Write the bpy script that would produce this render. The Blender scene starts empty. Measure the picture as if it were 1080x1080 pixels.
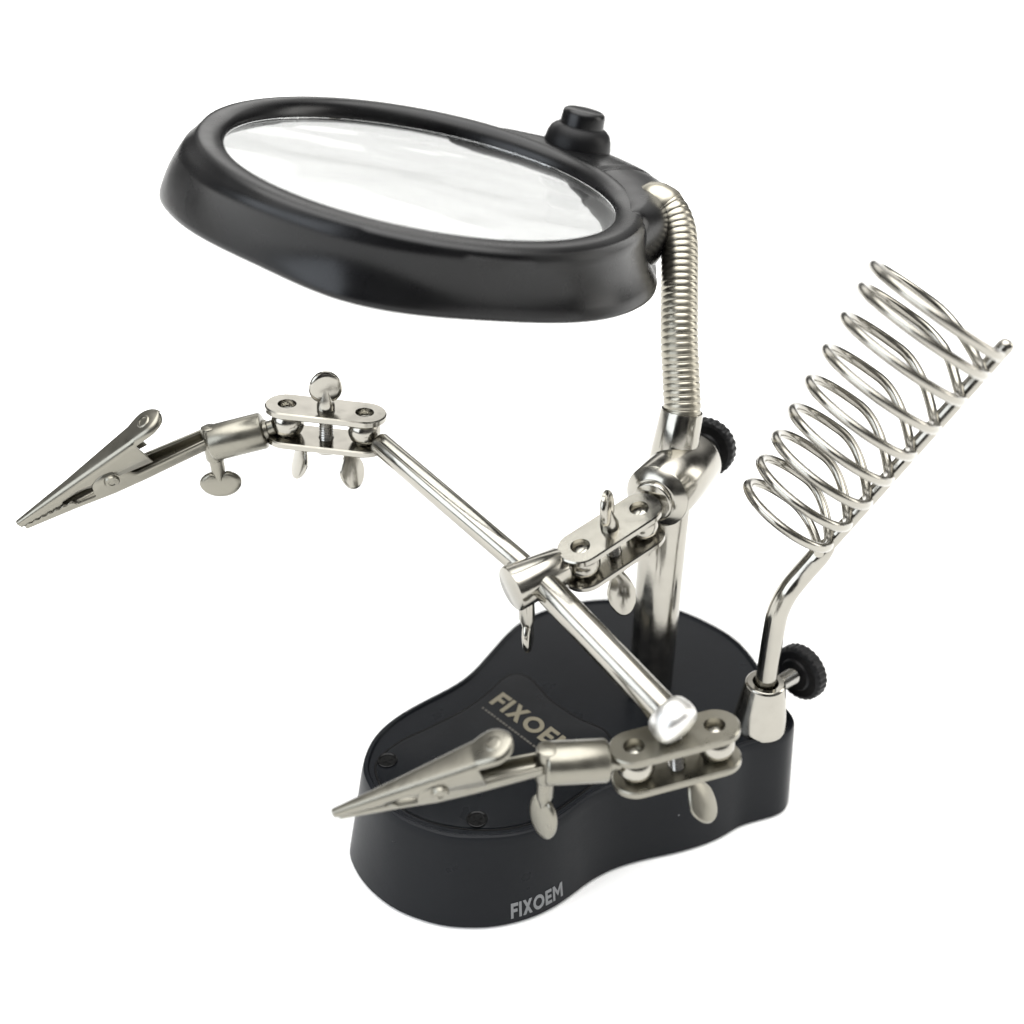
import bpy, bmesh, math, random
from mathutils import Vector as V, Matrix, noise, geometry
random.seed(4)
MM = 0.001
scene = bpy.context.scene
col = scene.collection
rad = math.radians

# ------------------------------------------------------------------ materials
def new_mat(name):
    m = bpy.data.materials.new(name); m.use_nodes = True
    nt = m.node_tree; b = nt.nodes['Principled BSDF']
    return m, nt, b
def rough_noise(nt, b, scale, lo, hi, bump=0.0, bscale=None):
    tc = nt.nodes.new('ShaderNodeTexCoord')
    n = nt.nodes.new('ShaderNodeTexNoise'); n.inputs['Scale'].default_value = scale; n.inputs['Detail'].default_value = 5
    nt.links.new(tc.outputs['Object'], n.inputs['Vector'])
    mr = nt.nodes.new('ShaderNodeMapRange')
    mr.inputs['From Min'].default_value = 0.3; mr.inputs['From Max'].default_value = 0.7
    mr.inputs['To Min'].default_value = lo; mr.inputs['To Max'].default_value = hi
    nt.links.new(n.outputs['Fac'], mr.inputs['Value'])
    nt.links.new(mr.outputs['Result'], b.inputs['Roughness'])
    if bump:
        n2 = nt.nodes.new('ShaderNodeTexNoise'); n2.inputs['Scale'].default_value = bscale; n2.inputs['Detail'].default_value = 3
        nt.links.new(tc.outputs['Object'], n2.inputs['Vector'])
        bp = nt.nodes.new('ShaderNodeBump'); bp.inputs['Strength'].default_value = bump; bp.inputs['Distance'].default_value = 0.0003
        nt.links.new(n2.outputs['Fac'], bp.inputs['Height'])
        nt.links.new(bp.outputs['Normal'], b.inputs['Normal'])
    return tc
def metal(name, colr, lo, hi, bump=0.0, bscale=300):
    m, nt, b = new_mat(name)
    b.inputs['Metallic'].default_value = 1.0
    b.inputs['Base Color'].default_value = (*colr, 1)
    tc = rough_noise(nt, b, 220, lo, hi, bump, bscale)
    # faint tarnish
    n = nt.nodes.new('ShaderNodeTexNoise'); n.inputs['Scale'].default_value = 160; n.inputs['Detail'].default_value = 6
    nt.links.new(tc.outputs['Object'], n.inputs['Vector'])
    mx = nt.nodes.new('ShaderNodeMix'); mx.data_type = 'RGBA'
    mx.inputs[6].default_value = (*[c*0.86 for c in colr], 1); mx.inputs[7].default_value = (*colr, 1)
    nt.links.new(n.outputs['Fac'], mx.inputs[0]); nt.links.new(mx.outputs[2], b.inputs['Base Color'])
    return m
NICKEL = metal('polished_nickel', (0.375, 0.36, 0.32), 0.11, 0.26, 0.10, 260)
SATIN = metal('satin_nickel', (0.255, 0.244, 0.206), 0.26, 0.38, 0.15, 400)
FLEX = metal('flexible_steel', (0.35, 0.33, 0.275), 0.26, 0.40)
SCREWM = metal('screw_steel', (0.40, 0.39, 0.365), 0.2, 0.3)
CAP_LIT = metal('lit_cap_nickel', (0.78, 0.775, 0.75), 0.34, 0.46)  # lightened nickel: the end cap's white reflection is put into the colour
def plastic(name, colr, lo, hi, spec, bump=0.05, bscale=900, specks=False):
    m, nt, b = new_mat(name)
    b.inputs['Base Color'].default_value = (*colr, 1)
    b.inputs['Specular IOR Level'].default_value = spec
    tc = rough_noise(nt, b, 90, lo, hi, bump, bscale)
    if specks:   # scattered dust motes
        v = nt.nodes.new('ShaderNodeTexVoronoi'); v.inputs['Scale'].default_value = 75
        nt.links.new(tc.outputs['Object'], v.inputs['Vector'])
        lt = nt.nodes.new('ShaderNodeMath'); lt.operation = 'LESS_THAN'; lt.inputs[1].default_value = 0.026
        nt.links.new(v.outputs['Distance'], lt.inputs[0])
        mx = nt.nodes.new('ShaderNodeMix'); mx.data_type = 'RGBA'
        mx.inputs[6].default_value = (*colr, 1); mx.inputs[7].default_value = (0.10, 0.10, 0.105, 1)
        nt.links.new(lt.outputs[0], mx.inputs[0]); nt.links.new(mx.outputs[2], b.inputs['Base Color'])
    return m
BASEM = plastic('base_black_plastic', (0.0056, 0.0066, 0.0084), 0.26, 0.38, 0.12, specks=True)
PLATEM = plastic('label_black_plastic', (0.0034, 0.0042, 0.0056), 0.26, 0.36, 0.12)
HEADM = plastic('magnifier_black_plastic', (0.003, 0.003, 0.0034), 0.22, 0.34, 0.32, 0.03, 500)
KNOBM = plastic('knob_black_plastic', (0.0045, 0.0045, 0.005), 0.35, 0.5, 0.2)
GOLD, _nt, _b = new_mat('gold_print'); _b.inputs['Base Color'].default_value = (0.185, 0.165, 0.115, 1); _b.inputs['Roughness'].default_value = 0.4; _b.inputs['Metallic'].default_value = 0.3
FINE, _nt, _b = new_mat('fine_gold_print'); _b.inputs['Base Color'].default_value = (0.06, 0.055, 0.045, 1); _b.inputs['Roughness'].default_value = 0.5
GREY, _nt, _b = new_mat('grey_print'); _b.inputs['Base Color'].default_value = (0.17, 0.175, 0.18, 1); _b.inputs['Roughness'].default_value = 0.5
HOLE, _nt, _b = new_mat('dark_recess'); _b.inputs['Base Color'].default_value = (0.005, 0.005, 0.005, 1); _b.inputs['Roughness'].default_value = 0.2; _b.inputs['Specular IOR Level'].default_value = 0.15
GLASS, _nt, _b = new_mat('lens_glass'); _b.inputs['Base Color'].default_value = (0.74, 0.75, 0.745, 1); _b.inputs['Transmission Weight'].default_value = 1.0
_b.inputs['Roughness'].default_value = 0.0; _b.inputs['IOR'].default_value = 1.5
_tc = _nt.nodes.new('ShaderNodeTexCoord'); _mp = _nt.nodes.new('ShaderNodeMapping'); _mp.inputs['Scale'].default_value = (16, 24, 16); _mp.inputs['Rotation'].default_value = (0, 0, 0.5)
_n = _nt.nodes.new('ShaderNodeTexNoise'); _n.inputs['Scale'].default_value = 1.0; _n.inputs['Detail'].default_value = 2
_nt.links.new(_tc.outputs['Object'], _mp.inputs['Vector']); _nt.links.new(_mp.outputs['Vector'], _n.inputs['Vector'])
_bp = _nt.nodes.new('ShaderNodeBump'); _bp.inputs['Strength'].default_value = 0.6; _bp.inputs['Distance'].default_value = 0.0006
_nt.links.new(_n.outputs['Fac'], _bp.inputs['Height']); _nt.links.new(_bp.outputs['Normal'], _b.inputs['Normal'])   # slightly uneven moulded lens
FLOORM, _nt, _b = new_mat('white_paper'); _b.inputs['Base Color'].default_value = (0.86, 0.86, 0.855, 1); _b.inputs['Roughness'].default_value = 0.9
_b.inputs['Specular IOR Level'].default_value = 0.1
_tc = _nt.nodes.new('ShaderNodeTexCoord'); _n = _nt.nodes.new('ShaderNodeTexNoise'); _n.inputs['Scale'].default_value = 900
_nt.links.new(_tc.outputs['Object'], _n.inputs['Vector'])
_bp = _nt.nodes.new('ShaderNodeBump'); _bp.inputs['Strength'].default_value = 0.05; _bp.inputs['Distance'].default_value = 0.0002
_nt.links.new(_n.outputs['Fac'], _bp.inputs['Height']); _nt.links.new(_bp.outputs['Normal'], _b.inputs['Normal'])

# ------------------------------------------------------------------ object helpers (all shapes in millimetres, world axes)
ROOT = V((15, 212, 0))
origin = {}
root = bpy.data.objects.new('helping_hand_stand', None); col.objects.link(root)
root.location = ROOT * MM; root.empty_display_size = 0.02
origin[root.name] = ROOT
root['label'] = 'black based soldering helping hand with magnifier, two nickel alligator clips and a coiled iron holder'
root['category'] = 'helping hand'

def obj(name, bm, mat, parent=root, smooth=35, solid=0.0):
    cs = [v.co for v in bm.verts]
    lo = V([min(c[i] for c in cs) for i in range(3)]); hi = V([max(c[i] for c in cs) for i in range(3)])
    ctr = (lo + hi) / 2
    bmesh.ops.recalc_face_normals(bm, faces=bm.faces[:])
    for v in bm.verts: v.co = (v.co - ctr) * MM
    me = bpy.data.meshes.new(name); bm.to_mesh(me); bm.free()
    if smooth:
        me.shade_smooth(); me.set_sharp_from_angle(angle=rad(smooth))
    me.materials.append(mat)
    o = bpy.data.objects.new(name, me); col.objects.link(o)
    o.parent = parent
    o.location = (ctr - origin[parent.name]) * MM
    origin[o.name] = ctr
    if solid:
        s = o.modifiers.new('thickness', 'SOLIDIFY'); s.thickness = solid * MM; s.offset = -1
    return o

def frame(x, zhint):
    x = V(x).normalized(); z = V(zhint); z = (z - x * z.dot(x)).normalized(); y = z.cross(x)
    return x, y, z
def grid(bm, rings, closed_u=True, closed_v=False, cap0=False, cap1=False):
    """rings: list of lists of points; closed_u closes each ring, closed_v joins last ring to the first"""
    R = [[bm.verts.new(p) for p in r] for r in rings]
    n = len(R[0]); m = len(R)
    for i in range(m if closed_v else m - 1):
        a, b = R[i], R[(i + 1) % m]
        for j in range(n if closed_u else n - 1):
            k = (j + 1) % n
            bm.faces.new((a[j], a[k], b[k], b[j]))
    if cap0: bm.faces.new(R[0][::-1])
    if cap1: bm.faces.new(R[-1])
    return R
def perp(t):
    a = V((0, 0, 1)) if abs(t.z) < 0.9 else V((1, 0, 0))
    u = t.cross(a).normalized(); return u, t.cross(u).normalized()
def lathe(bm, p, axis, prof, n=40, ang0=0.0, radfn=None):
    """prof: (distance along axis, radius)"""
    p = V(p); t = V(axis).normalized(); u, w = perp(t)
    rings = []
    for d, r in prof:
        ring = []
        for k in range(n):
            a = ang0 + 2 * math.pi * k / n
            rr = r if radfn is None else r * radfn(k, d)
            ring.append(p + t * d + (u * math.cos(a) + w * math.sin(a)) * max(rr, 1e-4))
        rings.append(ring)
    return grid(bm, rings, True, False, True, True)
def cyl(bm, a, b, r, n=32, ch=0.35, r2=None):
    a, b = V(a), V(b); L = (b - a).length; r2 = r if r2 is None else r2
    ch = min(ch, L * 0.3, r * 0.5)
    lathe(bm, a, b - a, [(0, r - ch), (ch * 0.3, r - ch * 0.3), (ch, r), (L - ch, r2), (L - ch * 0.3, r2 - ch * 0.3), (L, r2 - ch)], n)
def sphere(bm, c, r, n=24, m=14, sq=(1, 1, 1)):
    prof = []
    for i in range(m + 1):
        a = math.pi * i / m
        prof.append((-r * math.cos(a), max(r * math.sin(a), 0.02)))
    lathe(bm, V(c), V((0, 0, 1)), prof, n)
def tube(bm, pts, radii, n=20, caps=True):
    pts = [V(p) for p in pts]
    rings = []; u = None
    for i, p in enumerate(pts):
        t = (pts[min(i + 1, len(pts) - 1)] - pts[max(i - 1, 0)]).normalized()
        if u is None: u, _ = perp(t)
        u = (u - t * u.dot(t)).normalized(); w = t.cross(u)
        r = radii[i] if isinstance(radii, (list, tuple)) else radii
        rings.append([p + (u * math.cos(2 * math.pi * k / n) + w * math.sin(2 * math.pi * k / n)) * r for k in range(n)])
    grid(bm, rings, True, False, caps, caps)
def catmull(pts, sub, closed=False):
    pts = [V(p) for p in pts]; n = len(pts); out = []
    rng = range(n) if closed else range(n - 1)
    for i in rng:
        if closed: p0, p1, p2, p3 = pts[i - 1], pts[i], pts[(i + 1) % n], pts[(i + 2) % n]
        else: p0, p1, p2, p3 = pts[max(i - 1, 0)], pts[i], pts[i + 1], pts[min(i + 2, n - 1)]
        for k in range(sub):
            t = k / sub; t2, t3 = t * t, t * t * t
            out.append(0.5 * ((2 * p1) + (p2 - p0) * t + (2 * p0 - 5 * p1 + 4 * p2 - p3) * t2 + (3 * p1 - p0 - 3 * p2 + p3) * t3))
    if not closed: out.append(pts[-1])
    return out
def resample(pts, step):
    out = [pts[0].copy()]; acc = 0.0
    for a, b in zip(pts, pts[1:]):
        L = (b - a).length; d = step - acc
        while d <= L:
            out.append(a.lerp(b, d / L)); d += step
        acc = (acc + L) % step if False else L - (d - step)
    return out
def smooth_ring(ring, it):
    for _ in range(it):
        ring = [(ring[i - 1] + ring[i] * 2 + ring[(i + 1) % len(ring)]) / 4 for i in range(len(ring))]
    return ring
def inset(ring, d):
    n = len(ring); out = []
    for i in range(n):
        t = (ring[(i + 1) % n] - ring[i - 1]); t.z = 0; t.normalize()
        out.append(ring[i] + V((-t.y, t.x, 0)) * d)   # rings run counter-clockwise: left is inside
    return out
def at_z(ring, z): return [V((p.x, p.y, z)) for p in ring]

def plate(bm, outline, holes, to3d, z0, z1, ch=0.3):
    """flat sheet with real holes; outline and holes are 2D loops (outline counter-clockwise)"""
    n = len(outline)
    def off(loop, d):
        m = len(loop); o = []
        for i in range(m):
            t = V(loop[(i + 1) % m]) - V(loop[i - 1]); t.normalize()
            o.append((loop[i][0] - t.y * d, loop[i][1] + t.x * d))
        return o
    ins = off(outline, ch)
    zs = [(ins, z1), (outline, z1 - ch), (outline, z0 + ch), (ins, z0)]
    R = [[bm.verts.new(to3d(x, y, z)) for x, y in lp] for lp, z in zs]
    for i in range(3):
        for j in range(n):
            k = (j + 1) % n; bm.faces.new((R[i][j], R[i][k], R[i + 1][k], R[i + 1][j]))
    top = list(R[0]); bot = list(R[3]); polys = [[V((x, y, 0)) for x, y in ins]]
    for h in holes:
        a = [bm.verts.new(to3d(x, y, z1)) for x, y in h]; b = [bm.verts.new(to3d(x, y, z0)) for x, y in h]
        m = len(h)
        for j in range(m):
            k = (j + 1) % m; bm.faces.new((a[j], b[j], b[k], a[k]))
        top += a; bot += b; polys.append([V((x, y, 0)) for x, y in h])
    for t in geometry.tessellate_polygon(polys):
        for vs, tri in ((top, t), (bot, t[::-1])):
            try: bm.faces.new([vs[i] for i in tri])
            except ValueError: pass
def circle2(cx, cy, r, n=24): return [(cx + r * math.cos(2 * math.pi * k / n), cy + r * math.sin(2 * math.pi * k / n)) for k in range(n)]
def stadium2(x0, x1, r, n=14):
    o = []
    for k in range(n + 1):
        a = -math.pi / 2 + math.pi * k / n; o.append((x1 + r * math.cos(a), r * math.sin(a)))
    for k in range(n + 1):
        a = math.pi / 2 + math.pi * k / n; o.append((x0 + r * math.cos(a), r * math.sin(a)))
    return o

# ------------------------------------------------------------------ base
PAIRS = [((-37.4,190.9),(-42.2,187.6)),((-36.4,186),(-40.9,181.9)),((-33,179.5),(-37,175.4)),((-28.5,174),(-31.2,169.7)),
 ((-22.2,170),(-25.3,166.1)),((-15,167.2),(-17.8,163.4)),((-8.9,166.6),(-11.5,162.6)),((-2.8,166.8),(-4.6,162.8)),((3.5,168),(3.2,164.8)),
 ((9.5,171),(10,168.3)),((14.5,175),(15.3,172.5)),((19,179.3),(19.7,176.3)),((25.3,183.3),(25.9,180.1)),((33.5,186.3),(33.8,183)),
 ((43,188.7),(43.1,185.4)),((50.3,191.2),(50.7,188.2)),((55.3,194.4),(55.6,190.8)),((59.8,197),(60.4,194.1)),((65.2,198.8),(65.3,195.9)),
 ((70.3,200.6),(72.0,198.3)),((73.2,203.4),(75,202)),((74.4,207.2),(76.5,208)),((73.1,212),(75.5,213)),((70.8,220),(73,221)),
 ((69.2,230.2),(72,231)),((65.7,240.6),(68,242.3)),((59.5,248.4),(61.5,250.8)),((51.2,255.4),(52.5,258)),((40.7,260.3),(41,263.2)),
 ((28.6,261.3),(28.2,264.3)),((18.9,259.4),(17.8,262.2)),((8.6,254.9),(6.8,257.4)),((0.4,247.4),(-2,249.4)),((-6.6,234.9),(-9.5,236.2)),
 ((-13.6,222.8),(-15.8,225)),((-25.4,213.1),(-27.3,215.6)),((-32.3,206.1),(-35.2,207.6)),((-36.2,199),(-40,199))]
topc = smooth_ring(catmull([V((*a, 0)) for a, b in PAIRS], 6, True), 6)
botc = smooth_ring(catmull([V((*b, 0)) for a, b in PAIRS], 6, True), 6)
bm = bmesh.new()
def wall(k): return [b.lerp(t, k) for t, b in zip(topc, botc)]
TOPZ = 26.4
rings = [at_z(inset(wall(0), 1.2), 0.15), at_z(inset(wall(0), 0.5), 0.3), at_z(wall(0.02), 1.0)]
for k in (0.25, 0.5, 0.75, 0.92): rings.append(at_z(wall(k), 0.5 + 26 * k))
rings += [at_z(inset(topc, 0.05), 26.2), at_z(inset(topc, 0.3), 26.75), at_z(inset(topc, 0.75), 27.0), at_z(inset(topc, 1.35), 27.0),
          at_z(inset(topc, 1.6), 26.75), at_z(inset(topc, 1.75), TOPZ)]
grid(bm, rings, True, False, True, True)
base = obj('base', bm, BASEM, smooth=32)
base['label'] = 'glossy black two-lobed plastic base'

# raised label plate covering the front lobe
lp = [(1.3,225.2),(-0.8,224.4),(-2.8,222.6),(-7.2,216.2),(-12.6,210.4),(-17.4,206.6),(-22.8,202.6),(-28,199),(-31.8,194.8),(-33.6,190.4),(-32.4,185.5),
      (-29,179.5),(-23.6,174.6),(-16.8,171.6),(-9,170.2),(-2,170.4),(4,172),(9.5,175.4),(14,179.3),(18.6,183.6),(22.4,188),(24.6,193.5),(25.2,198.5),(23.6,203),(17.9,206.7),(13.9,210.4),
      (9.7,215),(6.7,220.4),(4.4,223.8)]
lpr = smooth_ring(catmull([V((*p, 0)) for p in lp], 5, True), 2)
bm = bmesh.new()
grid(bm, [at_z(lpr, TOPZ + 0.02), at_z(lpr, TOPZ + 0.2), at_z(inset(lpr, 0.8), TOPZ + 0.34)], True, False, False, True)
label_plate = obj('label_plate', bm, PLATEM, base, smooth=60)
bm = bmesh.new()   # dark groove round the label plate
grid(bm, [at_z(inset(lpr, -0.75), TOPZ + 0.01), at_z(inset(lpr, -0.65), TOPZ + 0.1), at_z(inset(lpr, -0.25), TOPZ + 0.1), at_z(inset(lpr, -0.2), TOPZ + 0.01)], True, False, False, False)
obj('plate_border', bm, HOLE, base, smooth=0)

LET = {
 'F': (0.70, [[(0,0),(.21,0),(.21,1),(0,1)], [(.21,.79),(.62,.79),(.62,1),(.21,1)], [(.21,.40),(.55,.40),(.55,.60),(.21,.60)]]),
 'I': (0.34, [[(0,0),(.21,0),(.21,1),(0,1)]]),
 'X': (0.90, [[(0,0),(.24,0),(.8,1),(.56,1)], [(.56,0),(.8,0),(.52,.5),(.4,.2857)], [(.24,1),(0,1),(.28,.5),(.4,.7143)]]),
 'O': (1.12, [[(.5+.5*math.cos(a),.5+.5*math.sin(a)),(.5+.5*math.cos(b),.5+.5*math.sin(b)),(.5+.29*math.cos(b),.5+.29*math.sin(b)),(.5+.29*math.cos(a),.5+.29*math.sin(a))]
              for a, b in ((2*math.pi*k/28, 2*math.pi*(k+1)/28) for k in range(28))]),
 'E': (0.72, [[(0,0),(.21,0),(.21,1),(0,1)], [(.21,.8),(.6,.8),(.6,1),(.21,1)], [(.21,.4),(.56,.4),(.56,.6),(.21,.6)], [(.21,0),(.6,0),(.6,.2),(.21,.2)]]),
 'M': (1.0, [[(0,0),(.2,0),(.2,1),(0,1)], [(.76,0),(.96,0),(.96,1),(.76,1)], [(.2,1),(.2,.68),(.48,.22),(.48,.56)], [(.76,1),(.48,.56),(.48,.22),(.76,.68)]]),
}
def lettering(word, to3d):
    """thin raised printed letters; to3d(x, y, h)"""
    bm = bmesh.new(); x = 0
    for ch in word:
        adv, polys = LET[ch]
        for p in polys:
            a = [bm.verts.new(to3d(x + px, py, 0)) for px, py in p]; b = [bm.verts.new(to3d(x + px, py, 1)) for px, py in p]
            n = len(p); bm.faces.new(b)
            for j in range(n):
                k = (j + 1) % n; bm.faces.new((a[j], a[k], b[k], b[j]))
        x += adv
    return bm
p0 = V((-6.2, 213.4, 0)); bx = V((14.9, -16.0, 0)) / 3.64; by = V((3.7, 4.1, 0)) * 1.02
obj('printed_lettering', lettering('FIXOEM', lambda x, y, h: V((p0 + bx * x + by * y).to_tuple()[:2] + (TOPZ + 0.30 + 0.12 * h,))), GOLD, base, smooth=0)
bm = bmesh.new()   # fine print line under the lettering
for k in range(26):
    a = k * 0.19; b = a + (0.15 if k % 4 else 0.11)
    vs = [bm.verts.new((*(p0 + bx * xx + by * yy)[:2], TOPZ + 0.40)) for xx, yy in ((a,-.52),(b,-.52),(b,-.40),(a,-.40))]
    bm.faces.new(vs)
obj('fine_print', bm, FINE, base, smooth=0)

# lettering printed on the front of the base wall
i0 = min(range(len(botc)), key=lambda i: (botc[i] - V((-0.6, 163.6, 0))).length)
def wall_pt(s, z):
    i = i0; rem = s
    while True:
        d = (botc[(i + 1) % len(botc)] - botc[i]).length
        if rem <= d: break
        rem -= d; i = (i + 1) % len(botc)
    f = rem / d; j = (i + 1) % len(botc)
    k = (z - 0.5) / 26.0
    a = botc[i].lerp(topc[i], k); b = botc[j].lerp(topc[j], k)
    t = (b - a).normalized(); nrm = V((t.y, -t.x, 0.1)).normalized()
    p = a.lerp(b, f); p.z = z
    return p, nrm
def side_txt(x, y, h):
    p, nr = wall_pt(0.4 + x * 3.02 - 0.25 * y, 2.4 + y * 4.6 + x * 0.12)
    return p + nr * (0.03 + 0.12 * h)
obj('side_lettering', lettering('FIXOEM', side_txt), GREY, base, smooth=0)

for sx, sy in ((-31.2, 191.8), (-8.2, 172.6)):
    bm = bmesh.new()
    lathe(bm, (sx, sy, TOPZ + 0.2), (0, 0, 1), [(0, 2.5), (0.42, 2.5), (0.5, 2.3), (0.32, 1.95), (0.18, 1.9)], 28)
    for a in (0.5, 0.5 + math.pi / 2):
        d = V((math.cos(a), math.sin(a), 0)); e = V((-d.y, d.x, 0)); c = V((sx, sy, TOPZ + 0.39))
        q = [c + d * 1.3 + e * .3, c + d * 1.3 - e * .3, c - d * 1.3 - e * .3, c - d * 1.3 + e * .3]
        lo = [bm.verts.new(v) for v in q]; hi = [bm.verts.new(v + V((0, 0, .14 + .02 * (a > 1)))) for v in q]
        bm.faces.new(hi)
        for j in range(4): bm.faces.new((lo[j], lo[(j + 1) % 4], hi[(j + 1) % 4], hi[j]))
    obj('base_screw', bm, HOLE, base, smooth=30)

# ------------------------------------------------------------------ post and its clamp
PX, PY = 38.0, 222.0
bm = bmesh.new(); cyl(bm, (PX, PY, TOPZ), (PX, PY, 84), 5.95, 48, 0.3)
obj('post', bm, NICKEL)
CF = V((33.6, 213.6, 89.6)); CB = V((46.8, 235.6, 89.2))      # front and back of the horizontal clamp barrel
cd = (CB - CF).normalized()
bm = bmesh.new(); L = (CB - CF).length
lathe(bm, CF, cd, [(0.0, 5.2), (0.15, 5.5), (1.7, 7.75), (2.0, 7.95), (L - 2.6, 7.95), (L - 1.2, 7.6), (L - 0.3, 6.8), (L, 5.6)], 56)
clamp = obj('post_clamp', bm, NICKEL)

def knob(parent, start, axis, shaft, R, T, rs=2.2, name='thumb_knob'):
    """threaded screw that ends in a black knurled wheel"""
    axis = V(axis).normalized(); start = V(start)
    bm = bmesh.new(); prof = []
    d = 0.0
    while d < shaft + 0.3:
        prof += [(d, rs), (d + 0.3, rs - 0.28)]; d += 0.6
    lathe(bm, start, axis, prof, 24)
    obj('knob_screw', bm, SCREWM, parent, smooth=20)
    bm = bmesh.new(); n = 108
    fn = lambda k, dd: (1 - 0.028 * (k % 4 in (0, 3))) if 0.3 < dd < T - 0.3 else 1
    lathe(bm, start + axis * shaft, axis, [(-0.6, rs + 0.9), (-0.6, rs + 2.0), (0.0, rs + 2.4), (0.05, R - 1.1), (0.5, R - 0.25), (0.9, R), (T - 0.9, R), (T - 0.5, R - 0.25), (T, R - 1.2), (T + 0.3, R - 2.2), (T - 0.2, 2)], n, 0, fn)
    obj(name, bm, KNOBM, parent, smooth=22)
knob(clamp, CB - cd * 1.5, cd, 6.6, 8.0, 4.2, 2.4)

# ------------------------------------------------------------------ wing screws, ball joints, thumb screws
def ear(bm, c, up, out, w, h, th, tilt):
    """rounded sheet ear standing on c, facing `out`, leaning outward by tilt"""
    up = V(up).normalized(); out = V(out); out = (out - up * out.dot(up)).normalized(); side = up.cross(out)
    u2 = (up * math.cos(tilt) + out * math.sin(tilt)); o2 = (out * math.cos(tilt) - up * math.sin(tilt))
    n = 28; rings = []
    outl = []
    for k in range(n):
        a = 2 * math.pi * k / n
        x = math.cos(a) * w; y = h + math.sin(a) * h
        if y < h: x *= 0.62 + 0.38 * (y / h)
        outl.append((x, y))
    for z, s in ((-th / 2, 0.86), (-th / 3, 0.96), (0, 1.0), (th / 3, 0.96), (th / 2, 0.86)):
        ring = []
        for x, y in outl:
            bow = 0.11 * x * x / w
            ring.append(c + side * (x * s) + u2 * (h + (y - h) * s) + o2 * (z - bow))
        rings.append(ring)
    grid(bm, rings, True, False, True, True)
def wing(name, parent, c, up, psi_dir, w=3.7, h=4.6, hub=2.6, hubh=2.0, mat=None, tilt=0.32, spread=2.2, face=0.0):
    up = V(up).normalized(); d = V(psi_dir); d = (d - up * d.dot(up)).normalized()
    bm = bmesh.new(); c = V(c)
    lathe(bm, c, up, [(0, hub + 0.5), (0.3, hub + 0.7), (0.9, hub + 0.6), (hubh, hub), (hubh + 0.3, hub - 0.5)], 6 if False else 28)
    for s in (1, -1):
        ear(bm, c + d * (s * spread) + up * 0.5, up, (d * s + V((0.15, -1, 0)) * face), w, h, 1.1, tilt)
    return obj(name, bm, mat or NICKEL, parent, smooth=40)

def ball_joint(P1, P2, nrm, top_dir, bot_dir, flip=False, rend=5.2, rb=4.1, ear_top=(3.9, 4.7), ear_bot=(3.4, 4.8), top_stem=1.2, top_mat=None, top=True, spread=3.2, wtilt=0.5, th=1.75, face=0.0, mat=None):
    mat = mat or NICKEL
    P1, P2 = V(P1), V(P2); x, y, z = frame(P2 - P1, nrm); c = (P1 + P2) / 2; L = (P2 - P1).length
    to = lambda a, b, h: P1 + x * a + y * b + z * h
    bm = bmesh.new(); g = 3.3
    holes = [circle2(0, 0, 2.3), circle2(L, 0, 2.3), circle2(L / 2, 0, 1.9)]
    out = stadium2(-0.2, L + 0.2, rend)
    plate(bm, out, holes, to, g, g + th)
    plate(bm, out, holes, to, -g - th, -g)
    j = obj('ball_joint', bm, mat, smooth=35)
    for p in (P1, P2):
        bm = bmesh.new(); sphere(bm, p, rb); obj('joint_ball', bm, NICKEL, j, smooth=60)
    bm = bmesh.new(); prof = []; d = -g - 3
    while d < g + 2.5: prof += [(d, 1.75), (d + 0.35, 1.5)]; d += 0.7
    lathe(bm, c, z, prof, 20); obj('joint_bolt', bm, SCREWM, j, smooth=20)
    if top: spade('thumb_screw', j, c + z * (g + th), z, top_dir, ear_top[0], ear_top[1], top_stem, 2.2, top_mat or mat)
    wing('wing_nut', j, c - z * (g + th), -z, bot_dir, *ear_bot, mat=mat, tilt=wtilt, spread=spread, face=face)
    return j
def spade(name, parent, c, down, face, w=5.2, h=4.0, stem=3.2, rs=1.9, mat=None):
    """screw stem with a flat oval thumb paddle"""
    down = V(down).normalized(); c = V(c); f = V(face); f = (f - down * f.dot(down)).normalized(); side = down.cross(f)
    bm = bmesh.new()
    lathe(bm, c, down, [(-2, rs), (stem - 0.2, rs), (stem + 1.5, rs * 0.72), (stem + 4.2, rs * 0.42), (stem + 4.6, 0.1)], 20)
    n = 32; rings = []
    cc = c + down * (stem + h * 0.85)
    for z, s in ((-0.95, 0.72), (-0.75, 0.9), (-0.3, 1), (0.3, 1), (0.75, 0.9), (0.95, 0.72)):
        ring = []
        for k in range(n):
            a = 2 * math.pi * k / n; X = math.cos(a) * w; Y = math.sin(a) * h
            if Y < 0: Y *= (0.8 if abs(X) > 1.5 else 0.6)
            ring.append(cc + side * X * s + down * Y * s + f * z)
        rings.append(ring)
    grid(bm, rings, True, False, True, True)
    return obj(name, bm, mat or NICKEL, parent, smooth=45)

# world positions of the ball centres (millimetres)
FAR1, FAR2 = V((-55.4, 232.4, 101.0)), V((-36.4, 231.1, 99.3))
MID1, MID2 = V((30.3, 208.6, 86.1)), V((16.3, 199.4, 81.6))
NEAR1, NEAR2 = V((26.0, 160.6, 56.3)), V((43.2, 164.6, 58.4))

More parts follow.
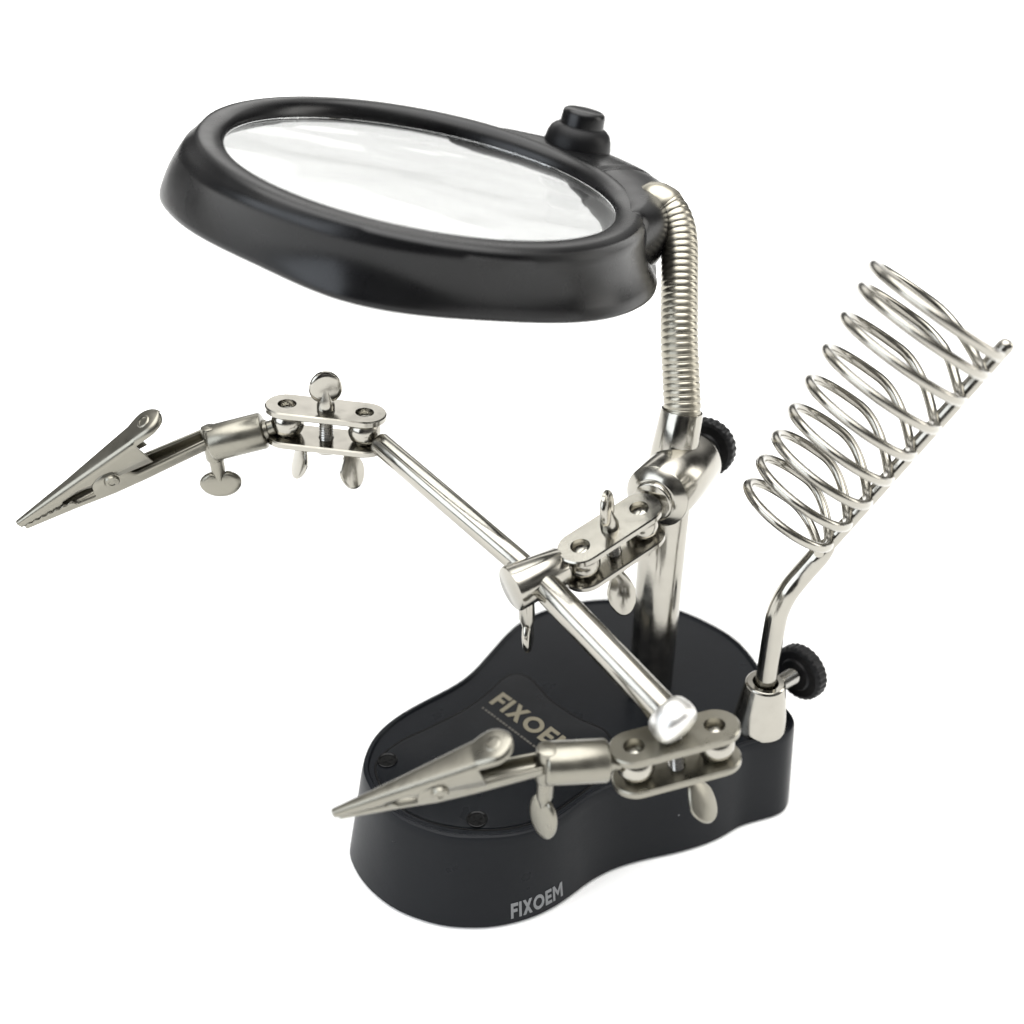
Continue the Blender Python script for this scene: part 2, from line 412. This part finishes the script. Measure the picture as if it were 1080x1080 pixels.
jm = ball_joint(MID1, MID2, (-0.05, -0.12, 1), (0.93, -0.3, 0), (0.05, -1, 0), ear_top=(4.0, 5.0), ear_bot=(3.5, 6.6), wtilt=0.3)
jf = ball_joint(FAR1, FAR2, (0.05, -0.05, 1), (0.25, -0.96, 0), (0.97, -0.22, 0), ear_top=(4.0, 4.7), ear_bot=(3.9, 5.3), spread=5.8, wtilt=0.3, face=0.75)
jn = ball_joint(NEAR1, NEAR2, (-0.06, 0.05, 1), (-0.2, -0.97, 0), (0.8, -0.6, 0), mat=SATIN, ear_top=(5.1, 5.1), ear_bot=(4.1, 5.4), top_stem=-0.6, top_mat=None, top=False)
jn['label'] = 'double plate ball joint behind the nearest clip'
jf['label'] = 'double plate ball joint at the far end of the crossbar'
jm['label'] = 'double plate ball joint beside the post'

# stud that holds the middle joint on the clamp
bm = bmesh.new()
lathe(bm, CF - cd * 1.5, cd, [(0, 4.5), (0.12, 4.75), (0.35, 4.9), (1.3, 4.9), (1.8, 4.9)], 44)
tube(bm, [CF + cd * 0.5, MID1], 1.9, 18)
obj('ball_stud', bm, NICKEL, clamp, smooth=35)

# ------------------------------------------------------------------ crossbar
RC = V((5.6, 194.6, 80.4))              # where the bar runs through its clamp
BAR_END = V((33.4, 162.0, 66.9)); be = (BAR_END - RC).normalized()
bm = bmesh.new()
tube(bm, [FAR2, FAR2 + (RC - FAR2) * 0.06], 1.8, 20)
cyl(bm, FAR2.lerp(RC, 0.085), RC, 2.85, 36, 0.7)
crossbar = obj('crossbar', bm, NICKEL)
crossbar['label'] = 'round nickel bar running between the two clips'
bm = bmesh.new()
cyl(bm, RC, BAR_END, 3.45, 40, 0.2)
obj('bar_sleeve', bm, NICKEL, crossbar, smooth=35)
bm = bmesh.new()
lathe(bm, BAR_END - be * 3.6, be, [(0, 3.3), (0.4, 4.2), (1.2, 4.8), (3.0, 5.15), (4.4, 5.1), (5.4, 4.75), (6.1, 4.0), (6.5, 2.6), (6.6, 0.8)], 40)
obj('bar_end_cap', bm, CAP_LIT, crossbar, smooth=60)
RF = V((-0.4, 191.6, 79.2)); RB = V((11.6, 198.6, 81.2))
rd = (RB - RF).normalized()
bm = bmesh.new(); L = (RB - RF).length
lathe(bm, RF, rd, [(0, 4.9), (0.2, 5.25), (0.6, 5.4), (L - 0.6, 4.5), (L - 0.2, 4.2), (L, 3.8), (L + 0.05, 3.0), (L + 1.0, 2.9), (L + 1.0, 1.8)], 40)
tube(bm, [RB, MID2], 1.9, 18)
rodclamp = obj('bar_clamp', bm, NICKEL)
spade('thumb_screw', rodclamp, RF.lerp(RB, 0.3) - V((0, 0, 4.6)), (0.05, 0, -1), (0.93, -0.2, 0), 3.4, 5.0, 5.8, 1.9)

# ------------------------------------------------------------------ alligator clips
def channel(bm, stations, x, y, z, base, flip=1):
    """bent-sheet U channel. stations: (distance, lift, half width, wall depth)"""
    rings = []
    for d, lift, hw, dep in stations:
        rc = min(1.5, hw * 0.75); ring = []
        dep = max(dep, rc + 0.02) if dep > 0.9 else dep
        prof = []
        if dep <= 0.9: rc2 = dep
        else: rc2 = rc
        prof.append((-hw, -dep)); prof.append((-hw, -(dep + rc2) / 2))
        for k in range(6):
            a = math.pi - (math.pi / 2) * k / 5
            prof.append((-hw + rc + rc * math.cos(a), -rc2 + rc2 * math.sin(a)))
        for k in range(6):
            a = math.pi / 2 - (math.pi / 2) * k / 5
            prof.append((hw - rc + rc * math.cos(a), -rc2 + rc2 * math.sin(a)))
        prof.append((hw, -(dep + rc2) / 2)); prof.append((hw, -dep))
        for py, pz in prof:
            ring.append(base + x * d + y * py + z * (lift + flip * pz))
        rings.append(ring)
    grid(bm, rings, False, False)
def clip(tip, tail, up, bar0, bar1, ball, spade_dir, spade_face, mat, label, open_ang, spade_size=(5.2, 4.0, 3.2), lift=0.0):
    tip, tail, bar0, bar1 = V(tip), V(tail), V(bar0), V(bar1)
    x, y, z = frame(tail - tip, up)                   # x runs from the jaw tip back to the tail
    L = (tail - tip).length
    s = L / 47.0
    # lower jaw: channel open upwards, with two pivot ears
    st = []
    def lower(d):
        u = d / s
        hw = 0.95 + min(u, 22) * 0.085 if u < 22 else 2.82 - max(0, u - 30) * 0.035
        if u < 13: dep = 1.5 + u * 0.12 + 0.3 * (int(u / 0.9) % 2)
        elif u < 18.2: dep = 2.1
        elif u < 28.5: dep = 3.0 + 4.6 * math.sqrt(max(0, 1 - ((u - 23.2) / 5.4) ** 2))
        else: dep = 3.9
        return hw * s ** 0.5, dep * s
    d = 0.0
    while d <= L + 0.01:
        hw, dep = lower(d); st.append((d, 0.0, hw, dep)); d += 0.45
    bm = bmesh.new(); channel(bm, st, x, y, z, tip, -1)
    body = obj('alligator_clip', bm, mat, smooth=45, solid=0.55)
    body['label'] = label
    # upper jaw: channel open downwards, pivoting above the lower one, with a round thumb tab
    ca, sa = math.cos(open_ang), math.sin(open_ang)
    x2 = x * ca + z * sa; z2 = z * ca - x * sa
    b2 = tip + z * 3.0 * s - x * 1.2
    st = []
    LU = 44.0 * s
    d = 0.0
    while d <= 34.5 * s:
        u = d / s
        hw = 0.85 + u * 0.076
        dep = (1.6 + u * 0.14 + 0.3 * (int(u / 0.9) % 2)) if u < 11.5 else 2.5 + 0.9 * max(0, (u - 16.5) / 2) if u < 18.5 else (3.6 + (u - 18.5) * 0.28)
        st.append((d, 0.0, hw, dep * s)); d += 0.45
    st.append((d + .02, 0.0, hw, 1.7 * s))
    d0 = d
    for k in range(1, 22):
        u = d0 + (LU - d0) * k / 21; q = (u - d0) / (LU - d0)
        hw = 3.3 * (1 + 0.28 * math.sin(min(q * 1.5, 1) * math.pi / 2)) * (math.sqrt(max(0.02, 1 - max(0, (q - 0.45) / 0.55) ** 2)))
        st.append((u, 0.35 * math.sin(q * math.pi), hw, 1.5 - 0.6 * q if q < .99 else 0.85))
    bm = bmesh.new(); channel(bm, st, x2, y, z2, b2, 1)
    up_jaw = obj('upper_jaw', bm, mat, body, smooth=45, solid=0.55)
    bm = bmesh.new()
    lathe(bm, b2 + x2 * 39.6 * s + z2 * 0.3, z2, [(0, 1.75), (0.18, 1.6), (0.2, 1.1), (-0.05, 0.9)], 24)
    obj('tab_eyelet', bm, mat, body, smooth=50)
    pv = tip + x * 23.2 * s + z * 5.0 * s
    bm = bmesh.new()
    lathe(bm, pv - y * 3.7, y, [(0.2, 0.7), (0, 0.9), (0.05, 1.5), (0.5, 1.8), (6.9, 1.8), (7.35, 1.5), (7.4, 0.9), (7.2, 0.7)], 24)
    obj('pivot_rivet', bm, mat, body, smooth=35)
    # coil spring round the pivot
    bm = bmesh.new(); pts = []
    for k in range(100):
        a = 2 * math.pi * k / 20; pts.append(pv - z * 0.3 + y * (-1.9 + 3.8 * k / 99) + (x * math.cos(a) + z * math.sin(a)) * 2.0)
    tube(bm, pts, 0.4, 8); obj('jaw_spring', bm, SCREWM, body, smooth=60)
    # barrel that the clip plugs into
    bd = (bar1 - bar0).normalized(); LB = (bar1 - bar0).length
    bm = bmesh.new()
    lathe(bm, bar0, bd, [(0, 2.9), (0, 4.0), (0.3, 4.4), (0.8, 4.6), (LB - 0.7, 4.6), (LB - 0.2, 4.3), (LB, 3.8), (LB + 0.05, 2.6), (LB + 0.9, 2.5), (LB + 0.9, 1.8)], 40)
    tube(bm, [bar1, V(ball)], 1.9, 18)
    # hub where the thumb screw enters
    obj('clip_barrel', bm, NICKEL if mat is NICKEL else mat, body, smooth=35)
    sd = V(spade_dir).normalized(); hc = bar0 + bd * 0.6
    bm = bmesh.new(); lathe(bm, hc - sd * 4.6, sd, [(0, 1.6), (0.3, 2.2), (0.9, 2.4), (8.6, 2.4), (9.2, 2.1)], 28)
    obj('screw_boss', bm, NICKEL if mat is NICKEL else mat, body, smooth=35)
    spade('thumb_screw', body, hc + sd * 4.2, sd, spade_face, spade_size[0], spade_size[1], spade_size[2], 1.8, mat)
    return body
clip((-116.8, 213.5, 82.0), (-75.2, 230.6, 95.4), (0.1, -0.25, 1), (-74.6, 229.9, 96.2), (-61.2, 231.8, 99.0), FAR1,
     (0.05, -0.05, -1), (0.1, -1, 0.1), SATIN, 'alligator clip at the far end of the crossbar, out over the white surface', rad(17.5))
clip((-35.2, 151.0, 51.0), (6.6, 158.4, 57.0), (0.0, -0.18, 1), (6.6, 158.4, 58.6), (20.0, 160.0, 58.0), NEAR1,
     (-0.03, 0.0, -1), (-0.75, -0.66, 0.0), SATIN, 'nearest alligator clip, reaching out in front of the base', rad(15.5), (4.0, 6.6, 5.2))

# ------------------------------------------------------------------ gooseneck
SB, ST = V((39.8, 229.0, 89.5)), V((41.6, 231.4, 104.6))
bm = bmesh.new()
sdv = ST - SB
lathe(bm, SB, sdv, [(-2, 6.0), (0, 6.0), (0.5, 6.15), (sdv.length - 0.4, 5.2), (sdv.length, 5.05), (sdv.length, 4.75), (sdv.length - 1.5, 4.1)], 44)
sock = obj('gooseneck_socket', bm, NICKEL, clamp, smooth=35)
gp = [ST - sdv.normalized() * 3, ST, (41.2,235.3,112.2), (40.7,239.6,120.6), (40.9,246.4,130.6), (41.1,252.3,138.2), (40.5,256.2,142.6), (38.7,259.2,145.7), (35.8,261.2,147.2)]
path = resample(catmull(gp, 60), 0.20)
radii = [(4.36, 4.50, 4.56, 4.585, 4.59, 4.585, 4.56, 4.50)[i % 8] for i in range(len(path))]
bm = bmesh.new(); tube(bm, path, radii, 36)
obj('gooseneck', bm, FLEX, smooth=179)
G_PATH = path

# ------------------------------------------------------------------ magnifier head
HC = V((-20, 248, 157.5)); hn = V((0.2, 0, 0.98)).normalized(); hx = V((hn.z, 0, -hn.x)); hy = V((0, 1, 0))
def H(r, a, z): return HC + hx * (r * math.cos(a)) + hy * (r * math.sin(a)) + hn * z
RBT = [(-180,58.6),(-170,59.0),(-156,56.6),(-144,54.5),(-134,52.4),(-124,51.4),(-116,52.2),(-110,53.3),(-100.6,55.2),(-93,54.6),(-85,53.6),(-72.5,52.0),(-58.5,52.6),(-50,54.4),(-35,56.3),(-20,57.7),(-11,58.5),(0,59.4),(30,58),(90,57),(140,57.5),(180,58.6)]
def rbot(a):
    d = (math.degrees(a) + 180) % 360 - 180
    for (x0, y0), (x1, y1) in zip(RBT, RBT[1:]):
        if x0 <= d <= x1:
            t = (d - x0) / (x1 - x0); t = t * t * (3 - 2 * t)
            return y0 + (y1 - y0) * t
    return 58
NA = 180
rb_s = [rbot(2 * math.pi * k / NA) for k in range(NA)]
for _ in range(22): rb_s = [(rb_s[i - 1] + 2 * rb_s[i] + rb_s[(i + 1) % NA]) / 4 for i in range(NA)]
bm = bmesh.new(); rings = []
for k in range(NA):
    a = 2 * math.pi * k / NA; sn, cs = math.sin(a), math.cos(a)
    zc = 2.4 + 2.2 * sn; Rb = rb_s[k]
    left = max(0, -cs) ** 2
    zs = zc - 1.5 - 1.9 * left; rs = 52.3 + 1.7 * left
    def mid(q): return rs + (Rb - rs) * q, zs - 0.6 + (-13.2 - zs + 0.6) * q
    prof = [(46.2, -2.5), (45.5, -2.0), (45.3, 0.15), (46.4, zc * 0.75), (48.2, zc - 0.1), (49.6, zc), (50.7, zc - 0.25), (51.5, zc - 0.8 - 0.5 * left),
            (rs - 0.9, zs + 0.25), (rs, zs - 0.6)]
    for q in (0.16, 0.34, 0.52, 0.7, 0.86):
        rr, zz = mid(q); prof.append((rr - 1.1 * math.sin(q * math.pi) + 1.7 * left * math.sin(q * math.pi), zz))
    prof += [(Rb, -13.2), (Rb + 0.05, -14.1), (Rb - 0.5, -14.7), (Rb - 1.4, -14.7), (Rb - 1.9, -13.6), (Rb - 3.2, -9), (50.5, -5.0), (47.5, -3.0)]
    lift = 1 - 0.95 * max(0, sn) ** 0.6          # the skirt is shallower at the back
    rings.append([H(r, a, z if z > -4 else -4 + (z + 4) * lift) for r, z in prof])
grid(bm, rings, True, True)
head = obj('magnifier', bm, HEADM, smooth=60)
head['label'] = 'black magnifier frame with a large round lens'
bm = bmesh.new(); prof = []
RL = 45.4; sag = 0.12; Rc = (RL * RL + sag * sag) / (2 * sag)
for k in range(25):
    r = RL * (1 - k / 24); prof.append((-(math.sqrt(Rc * Rc - r * r) - (Rc - sag)) - 1.6, max(r, .02)))
prof = prof[::-1]
for k in range(25):
    r = RL * (1 - k / 24); prof.append(((math.sqrt(Rc * Rc - r * r) - (Rc - sag)) + 0.1, max(r, .02)))
lathe(bm, HC, hn, prof, 96)
obj('lens', bm, GLASS, head, smooth=60)

# moulded housing behind the lens that carries the switch and the gooseneck
HR = [(86, 54), (78, 58), (68, 65), (56, 72), (46, 76.5), (38, 76), (30, 73.5), (22, 69.5), (13, 64.5), (4, 60), (-10, 53)]
def hr(d):
    for (x0, y0), (x1, y1) in zip(HR, HR[1:]):
        if x1 <= d <= x0:
            t = (x0 - d) / (x0 - x1); return y0 + (y1 - y0) * (t * t * (3 - 2 * t) * 0.4 + t * 0.6)
    return HR[-1][1]
bm = bmesh.new(); rings = []; NH = 94
for k in range(NH + 1):
    d = 86 - k; q = k / NH; a = rad(d)
    e = (max(0.0, 1 - abs(2 * q - 1) ** 3.2)) ** 0.5
    groove = 0.9 if d in (32, 33) else 0.0
    ro = hr(d) - groove; zt = 1.5 + 2.6 * e - groove * 0.6; zb = -4.0 - 2.5 * e - 7.0 * min(1, max(0, (42 - d) / 30)) ** 0.7; rin = 46
    ring = []
    for j in range(32):
        t = 2 * math.pi * j / 32; c, sn = math.cos(t), math.sin(t)
        sx = math.copysign(abs(c) ** 0.75, c); sy = math.copysign(abs(sn) ** 0.75, sn)
        ring.append(H((rin + ro) / 2 + (ro - rin) / 2 * sx, a, (zt + zb) / 2 + (zt - zb) / 2 * sy - 1.5 * max(0, sx)))
    rings.append(ring)
grid(bm, rings, True, False, True, True)
obj('housing', bm, HEADM, head, smooth=40)
bm = bmesh.new()
cp = G_PATH[-19::3]; dl = (cp[-1] - cp[-2]).normalized()
cp = cp + [cp[-1] + dl * 1.5, cp[-1] + dl * 3.5, cp[-1] + dl * 5.0]
tube(bm, cp, [4.75, 4.95] + [5.0] * (len(cp) - 5) + [4.7, 3.9, 2.2], 36)
obj('neck_collar', bm, FLEX, head, smooth=40)
bm = bmesh.new(); sp = H(61.5, rad(52), 3.6)
lathe(bm, sp, hn, [(-1, 9.4), (0.8, 9.3), (2.6, 8.9), (4.2, 8.2), (5.0, 7.3), (5.5, 6.5)], 44)
sw = obj('switch', bm, KNOBM, head, smooth=50)
bm = bmesh.new(); lathe(bm, sp + hn * 5.7, hn, [(-0.3, 6.1), (2.6, 5.9), (3.4, 5.6), (3.8, 4.9), (3.65, 0.1)], 40)
obj('switch_button', bm, HEADM, head, smooth=40)

# ------------------------------------------------------------------ soldering iron holder
BX, BY = 64.6, 205.4
bm = bmesh.new()
lathe(bm, (BX, BY, TOPZ), (0, 0, 1), [(0.0, 6.9), (0.8, 7.0), (1.2, 6.85), (13.6, 5.15), (14.2, 4.9), (14.4, 4.6), (14.3, 3.3), (13.9, 3.05), (11, 3.0)], 48)
socket = obj('holder_socket', bm, NICKEL)
socket['label'] = 'tapered nickel socket at the right of the base'
ka = V((0.80, 0.60, 0.0))
knob(socket, V((BX, BY, 37.0)) + ka * 4.6, ka, 7.6, 7.6, 4.2, 2.1)
RODP = [V((BX, BY, 36)), V((BX, BY, 48)), V((BX, BY, 58)), V((BX + 0.3, BY + .1, 63)), V((BX + 1.9, BY + 0.6, 68)), V((BX + 4.6, BY + 1.5, 72.2))]
REND = V((105.2, 208.5, 130.8)); RB0 = RODP[-1]
ra = (REND - RB0).normalized()
pts = catmull(RODP + [RB0 + ra * 6], 10)
bm = bmesh.new()
fl = [2.65] * len(pts)
tube(bm, pts + [RB0 + ra * 8, RB0 + ra * 10, RB0 + ra * 11], fl + [2.5, 2.1, 1.7], 28)
LR = (REND - RB0).length
tube(bm, [RB0 + ra * 10, RB0 + ra * (LR - 0.4), RB0 + ra * (LR + 0.4), RB0 + ra * (LR + 0.9), RB0 + ra * (LR + 1.1)], [1.75, 1.75, 1.55, 1.1, 0.4], 24)
rod = obj('holder_rod', bm, NICKEL)
wv = V((-0.85, 0.29, 0.40)); wv = (wv - ra * wv.dot(ra)).normalized(); uv = ra.cross(wv)
wdir = (wv * math.cos(0.3) + (uv if uv.y < 0 else -uv) * math.sin(0.3))   # the turns are welded to the front of the rod
bm = bmesh.new(); pts = []
TURNS = 8.93; N = 64
s0, s1 = 8.6, LR - 2.2
for k in range(int(TURNS * N) + 1):
    t = k / (TURNS * N)
    tn = t * TURNS; u = tn % 1.0       # each turn is nearly flat; the pitch is taken up behind the rod
    e = min(1.0, u / 0.24); g = math.floor(tn) + 0.90 * e * e * (3 - 2 * e) + 0.10 * u
    close = lambda q: min(q, 1.0) * 0.55 + max(0, min(q, TURNS - 1.3) - 1.0) + max(0, q - TURNS + 1.3) * 0.6
    te = close(g) / close(TURNS)
    s = s0 + (s1 - s0) * (0.88 * te + 0.12 * te * te)
    rc = 11.1 + 5.4 * t + 0.12 * math.sin(tn * 5.1)
    th = 2 * math.pi * (TURNS * t) + math.pi
    ctr = RB0 + ra * s + wdir * (rc + 1.9)
    pts.append(ctr + wv * (rc * math.cos(th)) + uv * (rc * math.sin(th)))
tube(bm, pts, 1.12, 16)
obj('holder_spring', bm, NICKEL, rod, smooth=60)

# ------------------------------------------------------------------ white surface
bm = bmesh.new()
n = 64; ring = [bm.verts.new((9 * math.cos(2 * math.pi * k / n), 9 * math.sin(2 * math.pi * k / n), 0)) for k in range(n)]
bm.faces.new(ring)
me = bpy.data.meshes.new('floor'); bm.to_mesh(me); bm.free(); me.materials.append(FLOORM)
fo = bpy.data.objects.new('floor', me); col.objects.link(fo); fo['kind'] = 'structure'

# ------------------------------------------------------------------ studio light
w = bpy.data.worlds.new('World'); scene.world = w; w.use_nodes = True
nt = w.node_tree; bg = nt.nodes['Background']
tc = nt.nodes.new('ShaderNodeTexCoord'); sep = nt.nodes.new('ShaderNodeSeparateXYZ')
nt.links.new(tc.outputs['Generated'], sep.inputs[0])
cr = nt.nodes.new('ShaderNodeValToRGB'); nt.links.new(sep.outputs['Z'], cr.inputs[0])
E = cr.color_ramp.elements
stops = [(0.0, 0.12), (0.25, 0.20), (0.45, 0.55), (0.62, 0.42), (0.74, 0.5), (0.86, 1.0)]
E[0].position = 0; E[0].color = (.03, .03, .03, 1); E[1].position = 1; E[1].color = (1, 1, 1, 1)
for i, (p, v) in enumerate(stops):
    e = E.new(p) if i else E[0]
    v4 = v / 5.3 if p < 0.8 else v
    e.color = (v4, v4 * 0.99, v4 * 0.97, 1)
bg.inputs['Strength'].default_value = 5.2
# the room round the light tent: darker and lighter patches low down, an even white ceiling
nz = nt.nodes.new('ShaderNodeTexNoise'); nz.inputs['Scale'].default_value = 1.7; nz.inputs['Detail'].default_value = 1.5
nt.links.new(tc.outputs['Generated'], nz.inputs['Vector'])
m1 = nt.nodes.new('ShaderNodeMapRange'); m1.inputs['From Min'].default_value = 0.36; m1.inputs['From Max'].default_value = 0.64
m1.inputs['To Min'].default_value = 0.12; m1.inputs['To Max'].default_value = 1.7; nt.links.new(nz.outputs['Fac'], m1.inputs['Value'])
m2 = nt.nodes.new('ShaderNodeMapRange'); m2.inputs['From Min'].default_value = 0.65; m2.inputs['From Max'].default_value = 0.85
nt.links.new(sep.outputs['Z'], m2.inputs['Value'])
mx = nt.nodes.new('ShaderNodeMix'); mx.data_type = 'FLOAT'; mx.inputs[3].default_value = 1.0
nt.links.new(m2.outputs['Result'], mx.inputs[0]); nt.links.new(m1.outputs['Result'], mx.inputs[2])
m3 = nt.nodes.new('ShaderNodeMapRange'); m3.inputs['From Min'].default_value = -0.55; m3.inputs['From Max'].default_value = 0.1   # dark room behind the photographer
m3.inputs['To Min'].default_value = 0.3; m3.inputs['To Max'].default_value = 1.0; nt.links.new(sep.outputs['Y'], m3.inputs['Value'])
mm = nt.nodes.new('ShaderNodeMath'); mm.operation = 'MULTIPLY'; nt.links.new(m1.outputs['Result'], mm.inputs[0]); nt.links.new(m3.outputs['Result'], mm.inputs[1])
nt.links.new(mm.outputs[0], mx.inputs[2])
vm = nt.nodes.new('ShaderNodeVectorMath'); vm.operation = 'SCALE'
nt.links.new(cr.outputs[0], vm.inputs[0]); nt.links.new(mx.outputs[0], vm.inputs['Scale'])
nt.links.new(vm.outputs[0], bg.inputs['Color'])
def area(name, loc, target, sx, sy, power, colr):
    l = bpy.data.lights.new(name, 'AREA'); l.shape = 'RECTANGLE'; l.size = sx; l.size_y = sy; l.energy = power; l.color = colr
    o = bpy.data.objects.new(name, l); col.objects.link(o); o.location = loc
    o.rotation_euler = (V(target) - V(loc)).to_track_quat('-Z', 'Y').to_euler()
T = (0.0, 0.22, 0.08)
area('window_light', (-1.0, -0.42, 0.62), T, 1.1, 0.8, 10, (0.86, 0.92, 1.0))
area('side_light', (1.3, 0.35, 0.55), T, 0.5, 0.8, 6, (1.0, 0.98, 0.94))
area('back_light', (-0.12, 1.45, 0.78), T, 1.2, 0.5, 2.3, (1.0, 0.99, 0.97))

# ------------------------------------------------------------------ camera
cam = bpy.data.cameras.new('camera'); co = bpy.data.objects.new('camera', cam); col.objects.link(co)
co.location = (0, 0, 0.2146); co.rotation_euler = (rad(90 - 31), 0, 0)
cam.sensor_width = 36; cam.lens = 36 * 1100 / 1080; cam.clip_start = 0.01; cam.clip_end = 50
cam.dof.use_dof = True; cam.dof.focus_distance = 0.248; cam.dof.aperture_fstop = 8
scene.camera = co
scene.view_settings.view_transform = 'Standard'; scene.view_settings.look = 'None'
scene.view_settings.exposure = 0; scene.view_settings.gamma = 1; scene.view_settings.use_curve_mapping = False
scene.render.engine = 'CYCLES'
scene.cycles.max_bounces = 12; scene.cycles.transmission_bounces = 10; scene.cycles.glossy_bounces = 8
